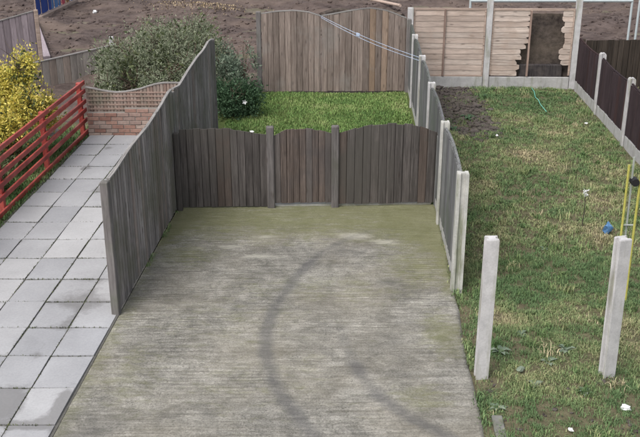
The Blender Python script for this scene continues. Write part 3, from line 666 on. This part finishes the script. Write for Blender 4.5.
# ================================================================== VEGETATION
def leaves(name, cents, n, size, mat, parent, aspect=.45, shell=.55, up=.3, gaps=.42, seed=0, fold=.25, loc=(0, 0, 0), zmin=.02, ns=2.2):
    """crown of single folded leaves spread through lobes (ellipsoids: x,y,z,rx,ry,rz)"""
    cs = np.array(cents); vol = cs[:, 3]*cs[:, 4]*cs[:, 5]; pick = rng.choice(len(cs), n*2, p=vol/vol.sum()); c = cs[pick]
    dv = rng.normal(size=(n*2, 3)); dv /= np.linalg.norm(dv, axis=1)[:, None]; r = (shell+(1-shell)*rng.random(n*2))*(.72+.62*rng.random(n*2)**2.5)
    P = c[:, :3]+dv*r[:, None]*c[:, 3:]
    g = fbm(P[:, 0]*ns+P[:, 2]*1.7+seed, P[:, 1]*ns-P[:, 2]*2.1, seed, 3); k = (g > gaps) & (P[:, 2] > zmin); P = P[k][:n]; dv = dv[k][:n]; n = len(P)
    a = rng.normal(size=(n, 3))*.8+dv*.5+np.array([0, 0, up]); a /= np.linalg.norm(a, axis=1)[:, None]
    b = np.cross(a, rng.normal(size=(n, 3))); b /= np.linalg.norm(b, axis=1)[:, None]; nn = np.cross(a, b)
    s = size*(.6+.8*rng.random(n))[:, None]
    v0 = P; v1 = P+a*s*.5+b*s*aspect*.5+nn*s*fold*.4; v2 = P+a*s; v3 = P+a*s*.5-b*s*aspect*.5+nn*s*fold*.4
    V = np.stack([v0, v1, v2, v3], 1).reshape(-1, 3)-np.array(loc); i_ = np.arange(n)*4
    F = np.concatenate([np.stack([i_, i_+1, i_+2], 1), np.stack([i_, i_+2, i_+3], 1)])
    return obj(name, V.tolist(), F.tolist(), mat, parent, loc)
def stems(parent, loc, tips, mat, r=.02, name='stems'):
    m = MB()
    for t in tips:
        p0 = Vector((random.uniform(-.06, .06), random.uniform(-.06, .06), -.05)); p3 = Vector(t)-Vector(loc)
        mid = p0.lerp(p3, .5)+Vector((random.uniform(-.1, .1), random.uniform(-.1, .1), .12))
        m.tube([p0, p0.lerp(mid, .5), mid, mid.lerp(p3, .5)+Vector((random.uniform(-.05, .05), 0, 0)), p3], [r, r*.8, r*.6, r*.4, r*.15], 5)
        for q in range(3):
            s_ = mid.lerp(p3, random.random()); e = s_+Vector((random.uniform(-.25, .25), random.uniform(-.25, .25), random.uniform(.05, .3))); m.tube([s_, e], [r*.35, r*.1], 4)
    return m.build(name, mat, parent, loc)
def shrub(name, label, loc, lobes, parts, stem_r=.02, twigs=0, group=None):
    t = empty(name, loc, label, 'shrub', group)
    tips = [(c[0]+random.uniform(-.5, .5)*c[3], c[1]+random.uniform(-.5, .5)*c[4], c[2]+c[5]*random.uniform(.2, .8)) for c in lobes for _ in range(2+twigs)]
    stems(t, loc, tips, M['stem'], stem_r)
    for nm, n, size, mat, kw in parts: leaves(nm, lobes, n, size, M[mat], t, loc=loc, **kw)
    return t
def lobes(cx, cy, n, spread, zr, rr, f=1.):
    return [(cx+random.gauss(0, spread[0]), cy+random.gauss(0, spread[1]), random.uniform(*zr), random.uniform(*rr), random.uniform(*rr), random.uniform(*rr)*f) for _ in range(n)]
# big grey green bush
L1 = [(-3.9, 18.7, .75, .85, .8, .7), (-3.2, 18.9, .85, .9, .8, .75), (-2.75, 19.2, .95, .75, .7, .75), (-4.35, 19.4, .7, .6, .6, .55), (-3.5, 19.6, 1.05, .7, .6, .6), (-2.55, 18.2, .75, .55, .6, .65), (-3.3, 17.9, .55, .7, .5, .5), (-4.2, 18.1, .45, .55, .5, .45), (-2.5, 19.9, .95, .5, .5, .5), (-3.05, 20.1, 1.1, .5, .5, .45), (-3.6, 20.3, 1.15, .6, .5, .45), (-2.7, 20.6, 1.2, .55, .5, .45), (-4.4, 20.0, .75, .5, .5, .5), (-2.3, 19.2, .9, .4, .5, .6)]
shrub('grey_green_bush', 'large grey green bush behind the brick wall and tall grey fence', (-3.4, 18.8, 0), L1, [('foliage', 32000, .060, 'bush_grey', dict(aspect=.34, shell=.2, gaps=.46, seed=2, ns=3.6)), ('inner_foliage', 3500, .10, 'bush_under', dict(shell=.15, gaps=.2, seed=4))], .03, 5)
# twiggy blue green shrub and dark low shrub behind the gate
L2 = [(-1.85, 19.0, .62, .35, .5, .5), (-1.55, 19.3, .55, .3, .4, .5), (-1.75, 18.5, .45, .35, .4, .45), (-2.1, 19.5, .8, .35, .4, .45), (-1.65, 19.6, .85, .3, .3, .35), (-1.95, 18.6, .8, .28, .35, .35)]
shrub('twiggy_shrub', 'loose blue green twiggy shrub left of the brown arched fence', (-1.75, 19.0, 0), L2, [('foliage', 7000, .065, 'bush_teal', dict(aspect=.4, shell=.2, gaps=.50, seed=3, ns=4.))], .016, 3)
L3 = [(-1.72, 17.6, .40, .42, .42, .42), (-1.42, 17.8, .38, .34, .4, .40), (-1.85, 17.9, .42, .35, .4, .42)]
shrub('dark_green_shrub', 'dense dark green low shrub at the lawn corner behind gate', (-1.65, 17.7, 0), L3, [('foliage', 7000, .055, 'bush_dark', dict(aspect=.5, shell=.5, gaps=.3, seed=5))], .014)
fl = empty('white_blossom', (-1.45, 17.28, .44), 'single white blossom on the dark green shrub', 'flower')
for k in range(5):
    a = k*1.257; MB().add([(0, 0, 0), (.033*math.cos(a-.5), -.02, .033*math.sin(a-.5)), (.055*math.cos(a), -.03, .055*math.sin(a)), (.033*math.cos(a+.5), -.02, .033*math.sin(a+.5))], [(0, 1, 2, 3)]).build('petal', M['white'], fl, (-1.45, 17.28, .44))
# golden shrub
L4 = [(-4.95, 15.2, 1.55, .27, .3, .42), (-5.3, 15.0, 1.25, .45, .4, .5), (-4.85, 14.8, 1.0, .36, .4, .42), (-5.6, 14.6, 1.05, .5, .45, .5), (-5.2, 14.3, .75, .5, .4, .45), (-4.75, 15.4, .75, .30, .35, .40), (-6.1, 14.9, 1.2, .5, .5, .5), (-6.5, 14.6, 1.0, .5, .5, .55)]
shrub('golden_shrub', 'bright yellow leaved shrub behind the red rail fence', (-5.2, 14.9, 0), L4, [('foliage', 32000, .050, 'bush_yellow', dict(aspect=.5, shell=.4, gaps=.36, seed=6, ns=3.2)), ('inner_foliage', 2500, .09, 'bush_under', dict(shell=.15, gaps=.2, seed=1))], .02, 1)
L5 = [(-5.0, 13.2, .32, .36, .5, .32), (-5.3, 12.4, .3, .45, .4, .32), (-5.6, 13.4, .45, .5, .5, .4), (-5.0, 14.2, .35, .3, .4, .32), (-5.9, 12.6, .5, .6, .5, .45)]
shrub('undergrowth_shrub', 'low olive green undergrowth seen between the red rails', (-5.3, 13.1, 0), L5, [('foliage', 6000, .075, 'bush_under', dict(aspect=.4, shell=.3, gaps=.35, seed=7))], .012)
L6 = [(-7.4, 17.2, 1.1, .6, .6, .8), (-7.0, 16.7, .7, .6, .5, .6), (-7.9, 16.8, 1.2, .6, .6, .8)]
shrub('dark_left_shrub', 'dark green shrub at the left edge behind yellow leaves', (-7.4, 17, 0), L6, [('foliage', 5200, .09, 'bush_dark', dict(aspect=.45, shell=.4, gaps=.36, seed=8))], .02)

# ---------------------------------------------------------------- grass
def grass(name, X, Y, zf, hl, wd, colf, lay=.6, label=None):
    n = len(X); Z = zf(X, Y); th = rng.random(n)*6.283; L = hl*(.45+.9*rng.random(n)); w = wd*(.6+.8*rng.random(n)); ln = lay*(.3+.9*rng.random(n))
    dx, dy = np.cos(th), np.sin(th); px_, py2 = -dy*w/2, dx*w/2
    up1 = L*.55; o1 = L*.22*ln*1.2; up2 = np.maximum(L*(1-.55*ln), .008); o2 = L*.9*ln
    B = np.stack([X, Y, Z-.012], 1)
    v0 = B+np.stack([px_, py2, 0*px_], 1); v1 = B-np.stack([px_, py2, 0*px_], 1)
    md = B+np.stack([dx*o1, dy*o1, up1+.012], 1); v2 = md-np.stack([px_, py2, 0*px_], 1)*.75; v3 = md+np.stack([px_, py2, 0*px_], 1)*.75
    v4 = B+np.stack([dx*o2, dy*o2, up2+.012], 1)
    V = np.stack([v0, v1, v2, v3, v4], 1).reshape(-1, 3); i_ = np.arange(n)*5
    me = bpy.data.meshes.new(name); me.vertices.add(n*5); me.vertices.foreach_set('co', V.ravel())
    F = np.stack([i_, i_+1, i_+2, i_+3, i_+3, i_+2, i_+4], 1).ravel(); me.loops.add(n*7); me.loops.foreach_set('vertex_index', F)
    me.polygons.add(n*2); st = np.stack([np.arange(n)*7, np.arange(n)*7+4], 1).ravel(); me.polygons.foreach_set('loop_start', st); me.polygons.foreach_set('loop_total', np.tile([4, 3], n))
    me.update(calc_edges=True)
    C = colf(X, Y); C4 = np.concatenate([C, np.ones((n, 1))], 1).astype(np.float32); C5 = np.repeat(C4, 5, 0)
    at = me.color_attributes.new('tint', 'FLOAT_COLOR', 'POINT'); at.data.foreach_set('color', C5.ravel()); me.materials.append(M['grass'])
    o = bpy.data.objects.new(name, me); link(o); return props(o, label, None, None, 'stuff')
def mixc(t, stops):
    xs = [s[0] for s in stops]; return np.stack([np.interp(t, xs, [s[1][k] for s in stops]) for k in range(3)], 1)
STRAW = [(545, 165, .55, .7, .8), (562, 130, .4, .7, .8), (585, 200, .6, .6, .8), (497, 238, .25, .5, .8), (505, 320, .28, .35, .9), (590, 245, .5, .45, .75), (610, 170, .5, .8, .7), (555, 300, .3, .35, .4), (530, 120, .3, .5, .6), (480, 185, .25, .6, .5), (575, 390, .3, .3, .6), (620, 330, .3, .4, .8), (505, 390, .3, .3, .4), (555, 225, .3, .3, .6), (465, 300, .15, .6, .6)]
GREEN = [(505, 190, .35, .6, .8), (530, 265, .4, .5, .9), (520, 300, .35, .4, .8), (500, 100, .7, .8, .7), (470, 150, .3, .5, .5), (540, 345, .35, .3, .5), (600, 120, .3, .8, .4), (550, 95, .8, .5, .6), (610, 290, .25, .4, .7), (630, 390, .4, .4, .8), (490, 350, .25, .3, .5), (585, 265, .2, .2, .5), (580, 150, .2, .3, .4)]
SOILP = [(460, 110, .60, 2.1, 1.3), (480, 125, .42, 1.1, 1.1), (450, 92, .60, .8, 1.3), (590, 120, .35, .4, .8), (487, 220, .12, .2, .8), (525, 235, .2, .12, .6), (575, 260, .15, .12, .6), (483, 382, .28, .16, 1.1), (610, 380, .28, .16, 1.1), (560, 415, .35, .14, .8), (630, 430, .3, .2, .7), (500, 425, .3, .2, .6), (520, 350, .3, .12, .55), (610, 350, .12, .2, .6), (470, 285, .1, .3, .7), (555, 385, .25, .2, .5), (540, 188, .15, .12, .7), (600, 420, .3, .15, .5)]
def rough_col(X, Y):
    nb = np.clip(.35+1.3*fbm(X*3.1, Y*3.1, 7, 3), .2, 1.4)
    d = .11+1.1*(fbm(X*1.1, Y*1.1, 2)-.5)+.6*(fbm(X*5, Y*5, 4, 3)-.5)+.42*nb*blobs(X, Y, STRAW)-.34*nb*blobs(X, Y, GREEN)+rng.normal(0, .13, len(X))
    C = mixc(d, [(-.1, (.105, .175, .075)), (.2, (.185, .255, .110)), (.42, (.28, .305, .150)), (.62, (.37, .34, .20)), (.85, (.48, .42, .27)), (1.1, (.48, .34, .23))])
    return C*(.75+.5*rng.random((len(X), 1)))
def rough_z(X, Y): return -.03+.06*fbm(X*1.3, Y*1.3, 1)*np.clip((X-RFX(Y)+.05)*4, .35, 1)
def scatter(n, xr, yr, mask): X = rng.uniform(*xr, n); Y = rng.uniform(*yr, n); k = mask(X, Y); return X[k], Y[k]
def gmask(X, Y):
    edge = np.where(Y < 9.9, np.maximum(DXR(Y)+.02, 0), RFX(Y)+.05)
    k = (X > edge+.05*rng.normal(size=len(X))) & (X < BDX(Y)-.06) & (Y < WY(X)-.06)
    bare = blobs(X, Y, SOILP)+.9*np.clip(fbm(X*1.5, Y*1.5, 5, 5)-.42, -.1, 1)
    clump = fbm(X*9, Y*9, 3, 2)
    return k & (rng.random(len(X)) > np.clip((bare-.35)*1.4, 0, .80)) & (rng.random(len(X)) < np.clip((clump-.28)*3.2, .12, 1))
X1, Y1 = scatter(260000, (1.4, 5.9), (5.6, 11), gmask); X2, Y2 = scatter(210000, (1.6, 5.8), (11, 20.3), gmask)
fine_len = lambda X, Y: .022+.075*np.clip(fbm(X*4.5, Y*4.5, 6)-.18, 0, 1)+.012*blobs(X, Y, GREEN)
grass('rough_grass', X1, Y1, rough_z, fine_len(X1, Y1), .0060, rough_col, .95)
grass('rough_grass', X2, Y2, rough_z, fine_len(X2, Y2)*1.05, .0085, rough_col, .95)
# tussocks: clusters of longer blades
tn = 620; TX, TY = scatter(tn, (1.5, 5.8), (5.6, 20.1), gmask); cnt = rng.integers(18, 60, len(TX)); TXr, TYr = np.repeat(TX, cnt), np.repeat(TY, cnt); tr = np.repeat(.02+.06*rng.random(len(TX)), cnt)
tc = np.repeat(rng.normal(0, .3, len(TX)), cnt); th_ = np.repeat(.05+.09*rng.random(len(TX)), cnt)
TXr, TYr = TXr+tr*rng.normal(size=len(TXr)), TYr+tr*rng.normal(size=len(TXr)); kk = TXr > np.where(TYr < 9.9, DXR(TYr)-.03, RFX(TYr)+.04); TXr, TYr, tc, th_ = TXr[kk], TYr[kk], tc[kk], th_[kk]
grass('grass_tussocks', TXr, TYr, rough_z, th_, .008, lambda X, Y: mixc(.2+tc+rng.normal(0, .12, len(X)), [(-.1, (.075, .14, .05)), (.25, (.15, .225, .085)), (.5, (.27, .29, .14)), (.8, (.46, .40, .26))])*(.75+.5*rng.random((len(X), 1))), .8)
XA, YA = scatter(26000, (5.5, 8.5), (8, 20), lambda X, Y: X > BDX(Y)+.08); grass('rough_grass', XA, YA, rough_z, .08*np.ones(len(XA)), .010, rough_col)
def lawn_col(X, Y):
    d = .35+.9*(fbm(X*1.8, Y*1.8, 3)-.5)+.4*(fbm(X*8, Y*8, 1, 2)-.5)+rng.normal(0, .15, len(X))
    return mixc(d, [(-.1, (.085, .16, .05)), (.25, (.145, .25, .075)), (.5, (.21, .31, .10)), (.8, (.32, .37, .16)), (1.1, (.42, .41, .23))])*(.75+.5*rng.random((len(X), 1)))
X3, Y3 = scatter(90000, (-2.2, 1.95), (12.95, 19.7), lambda X, Y: (X > LFX(Y)+.03) & (X < RFX(Y)-.08) & (rng.random(len(X)) > .8*np.exp(-((X+.75)/.3)**2-((Y-18.6)/.8)**2)))
grass('lawn_grass', X3, Y3, lambda X, Y: -.02+.05*fbm(X, Y, 2), (.03+.04*fbm(X3*4, Y3*4, 2)), .010, lawn_col, .6)
X4, Y4 = scatter(70000, (-9, -4.1), (7, 17), lambda X, Y: X < JX(Y)-1.40+.04*rng.normal(size=len(X)))
X4b, Y4b = scatter(14000, (-5., -4.0), (9, 16.3), lambda X, Y: X < JX(Y)-1.375+.02*rng.normal(size=len(X)))
X4, Y4 = np.concatenate([X4, X4b]), np.concatenate([Y4, Y4b])
def left_col(X, Y):
    d = .25+.8*(fbm(X*2, Y*2, 5)-.5)+rng.normal(0, .15, len(X)); return mixc(d, [(-.1, (.065, .13, .045)), (.25, (.115, .205, .07)), (.5, (.18, .25, .10)), (.9, (.34, .30, .18))])*(.75+.5*rng.random((len(X), 1)))
grass('verge_grass', X4, Y4, lambda X, Y: -.04+.07*fbm(X, Y, 3), .085*np.ones(len(X4)), .010, left_col, .7)
# straw coloured dead grass on the soil field
sx, sy = G(205, 9)
X5, Y5 = scatter(6000, (sx-3.2, sx+3.2), (sy-2.5, sy+2.5), lambda X, Y: np.exp(-((X-sx)/1.3)**2-((Y-sy+.2*(X-sx))/.75)**2) > rng.random(len(X)))
grass('dry_straw', X5, Y5, soilz, .07*np.ones(len(X5)), .030, lambda X, Y: mixc(rng.random(len(X)), [(0, (.24, .18, .11)), (1, (.42, .34, .22))]), 1.15)
# weeds of the dug soil patch
def bedz(X, Y):
    m_ = blobs(X, Y, SOILP[:3])*(.1+1.6*fbm(X*4.5, Y*4.5, 3))
    return rough_z(X, Y)-.03+np.clip((m_-.3)*2.2, 0, 1)*(.022+.12*(fbm(X*6, Y*6, 5, 3)-.3))
o, _, _ = grid('dug_soil_bed', np.arange(1.95, 3.6, .045), np.arange(14.6, 20.15, .045), bedz, M['soil_dark']); props(o, kind='structure')
clods('soil_clumps', 2600, (1.75, 3.5), (14.8, 20.1), lambda X, Y: np.maximum(bedz(X, Y), rough_z(X, Y)), .05, M['soil_dark'], lambda X, Y: (blobs(X, Y, SOILP) > .3+.4*rng.random(len(X))) & (X > RFX(Y)+.12))
clods('soil_crumbs', 2600, (1.55, 4.2), (6.4, 11.), lambda X, Y: rough_z(X, Y)+.004, .022, M['soil_dark'], lambda X, Y: (blobs(X, Y, SOILP) > .25+.5*rng.random(len(X))) & (X > DXR(Y)+.06))
# moss and small grass in the path joints
jx, jy = [], []
for r in range(-3, 15):
    for c in range(-3, 3):
        for k in range(60):
            if vnoise(r*3.1+k*.13, c*5.7, 2) < .52: continue
            y = 7.14+.62*(r+random.random()); jx.append(JX(y)+.455*c+random.gauss(0, .006)); jy.append(y)
            y = 7.14+.62*r+random.gauss(0, .006); x = JX(y)+.455*(c+random.random()); jx.append(x); jy.append(y)
jx, jy = np.array(jx), np.array(jy); kk = jx < LFX(jy)-.03; jx, jy = jx[kk], jy[kk]
grass('joint_moss', jx, jy, lambda X, Y: .028+0*X, .020*np.ones(len(jx)), .008, lambda X, Y: mixc(rng.random(len(X)), [(0, (.05, .06, .03)), (1, (.13, .15, .07))]), 1.)
# weeds along the foot of the left fence and the drive edges
ey = rng.uniform(6.0, 12.6, 2600); er = rng.random(2600) < .35; ex = np.where(er, LFX(ey)+.045+.02*rng.normal(size=2600), DXR(ey)+.01+.03*rng.normal(size=2600)); kk = (fbm(ey*2.3, er*7.+0*ey, 3) > .46) & ~(er & (ey < 9.6)); ex, ey = ex[kk], ey[kk]
grass('edge_weeds', ex, ey, lambda X, Y: .022+0*X, .05*np.ones(len(ex)), .009, rough_col, .9)
# broad leaved weeds in the rough grass
WEEDS = [(500, 352, .10), (548, 362, .09), (535, 385, .08), (468, 118, .16), (482, 98, .12), (585, 392, .07), (520, 335, .08), (566, 350, .10), (497, 408, .09), (545, 250, .07), (455, 130, .13)]
WL_ = ['beside the foreground driveway post', 'between the two foreground concrete posts', 'on bare patch below the two concrete posts', 'on the dark dug soil', 'at the upper end of dark soil', 'in front of the right foreground post', 'above the middle foreground grass', 'left of the slotted post foot', 'near the bottom driveway edge', 'in the green middle of rough grass', 'against the right fence panels']
def weed_mesh(s, seed):
    rr = random.Random(seed); m = MB()
    for k in range(11):
        a = k*2.4+rr.random(); l = s*rr.uniform(.7, 1.3); e = rr.uniform(.15, .7); c_, s_ = math.cos(a), math.sin(a); w = l*.22; hz = l*e
        m.add([(0, 0, .0), (c_*l*.5-s_*w, s_*l*.5+c_*w, hz*.7), (c_*l, s_*l, hz*.55), (c_*l*.5+s_*w, s_*l*.5-c_*w, hz*.7), (c_*l*.5, s_*l*.5, hz*.6)], [(0, 4, 1), (1, 4, 2), (0, 3, 4), (4, 3, 2)])
    return m
for k, ((px_, py2, s), wl) in enumerate(zip(WEEDS, WL_)):
    x, y = G(px_, py2); o = weed_mesh(s, k).build('weed_rosette', M['bush_dark'] if k in (3, 4, 10) else M['bush_teal'], None, (x, y, float(rough_z(x, y))), 0); props(o, 'leafy green weed rosette '+wl, 'weed', 'weeds in the rough grass')
# tall dry stalk with pale seed head
x, y = G(582, 226); st = empty('seed_stalk', (x, y, 0), 'thin dark stalk with a pale seed head standing in rough grass', 'stalk')
MB().tube([(0, 0, -.03), (.01, 0, .25), (.0, 0, .47)], .007, 5).build('stem', M['drystem'], st, (x, y, 0))
leaves('seed_head', [(x, y, .50, .022, .022, .045)], 40, .03, M['white'], st, loc=(x, y, 0), gaps=0.)

# ================================================================== SMALL THINGS
# washing line: two strands
for k, (lab, a, b) in enumerate((('upper strand of pale washing line from arched fence to concrete post', (.0, 19.70, 1.68), (1.80, 16.44, 1.47)), ('lower strand of pale washing line from arched fence to concrete post', (.02, 19.70, 1.64), (1.80, 16.40, 1.42)))):
    A, B = Vector(a), Vector(b); pts = [A.lerp(B, t/12)+Vector((0, 0, -.05*math.sin(math.pi*t/12)*(1+.35*k))) for t in range(13)]
    props(MB().tube([p_-A for p_ in pts], .0045, 6).build('washing_line', M['rope'], None, A), lab, 'washing line', 'washing line strands')
A = Vector((.0, 19.70, 1.68)).lerp(Vector((1.80, 16.44, 1.45)), .42)
props(MB().bevbox(-.06, .06, -.012, .012, -.035, .03, .006).build('peg_cluster', M['rope'], None, A-Vector((0, 0, .05)), R(-60)), 'small pale peg clipped halfway along the washing line', 'peg')
# yellow clothes prop
x, y = G(625, 303); yp = empty('clothes_prop', (x, y, 0), 'two yellow poles and a grey one clamped upright at right edge', 'clothes prop')
MB().tube([(-.14, 0, -.05), (-.15, .01, 1.0), (-.155, .02, 1.70)], .014, 8).build('pole', M['yellow'], yp, (x, y, 0))
MB().tube([(.0, 0, -.05), (-.01, .01, .9), (-.01, .02, 1.74)], .015, 8).build('pole', M['yellow'], yp, (x, y, 0))
MB().tube([(-.075, .05, -.05), (-.085, .05, 1.0), (-.10, .05, 1.78)], .012, 8).build('pole', M['greypole'], yp, (x, y, 0))['label'] = 'dull grey pole'
MB().tube([(-.07, -.02, 1.50), (-.07, .08, 1.50)], .045, 10).build('clamp', M['black'], yp, (x, y, 0))
MB().tube([(-.16, .02, .98), (.01, .02, .98)], .010, 6).build('strap', M['greypole'], yp, (x, y, 0))
x, y = G(607, 234); crumple('plastic_bag', x, y, .0, .065, M['blue'], 'small blue plastic bag caught in grass behind slotted post', 'litter', .5, 12, 1.3)
x, y = G(625, 411); crumple('paper_scrap', x, y, .02, .05, M['white'], 'crumpled white paper in grass at bottom right', 'litter', .5, 2)
x, y = G(570, 433); crumple('paper_scrap', x, y, .03, .03, M['white'], 'tiny white scrap in grass at the bottom edge', 'litter', .5, 4)
x, y = G(497, 137); crumple('paper_scrap', x, y, .02, .035, M['white'], 'white scrap beside the dark soil patch', 'litter', .5, 6)
x, y = G(586, 125); crumple('paper_scrap', x, y, .02, .035, M['white'], 'white scrap on dirt beside the dark boundary fence', 'litter', .5, 7)
x, y = G(520, 372); crumple('plastic_scrap', x, y, .03, .05, M['bush_teal'], 'pale green plastic scrap in grass below the posts', 'litter', .4, 8)
pts = [G(*p_) for p_ in ((531, 90), (534, 96), (535, 100), (538, 104), (540, 107), (546, 116))]
x, y = pts[0]; props(MB().tube([(a-x, b-y, .03+.03*(i_ % 2)) for i_, (a, b) in enumerate(pts)], .007, 6).build('cord', M['turq'], None, (x, y, .03)), 'turquoise cord lying on green grass below the broken panel', 'cord')
crumple('cloth_scrap', -.98, GY(-.98)+.03, 1.165, .035, M['white'], 'white cloth scrap on top of dark panel left of gate', 'litter', .4, 9)
x, y = G(79, 119); 
crumple('white_bag', REDX(15.6)-.3, 15.6, .25, .13, M['white'], 'white plastic bag behind the far end of red rails', 'litter', .6, 10)
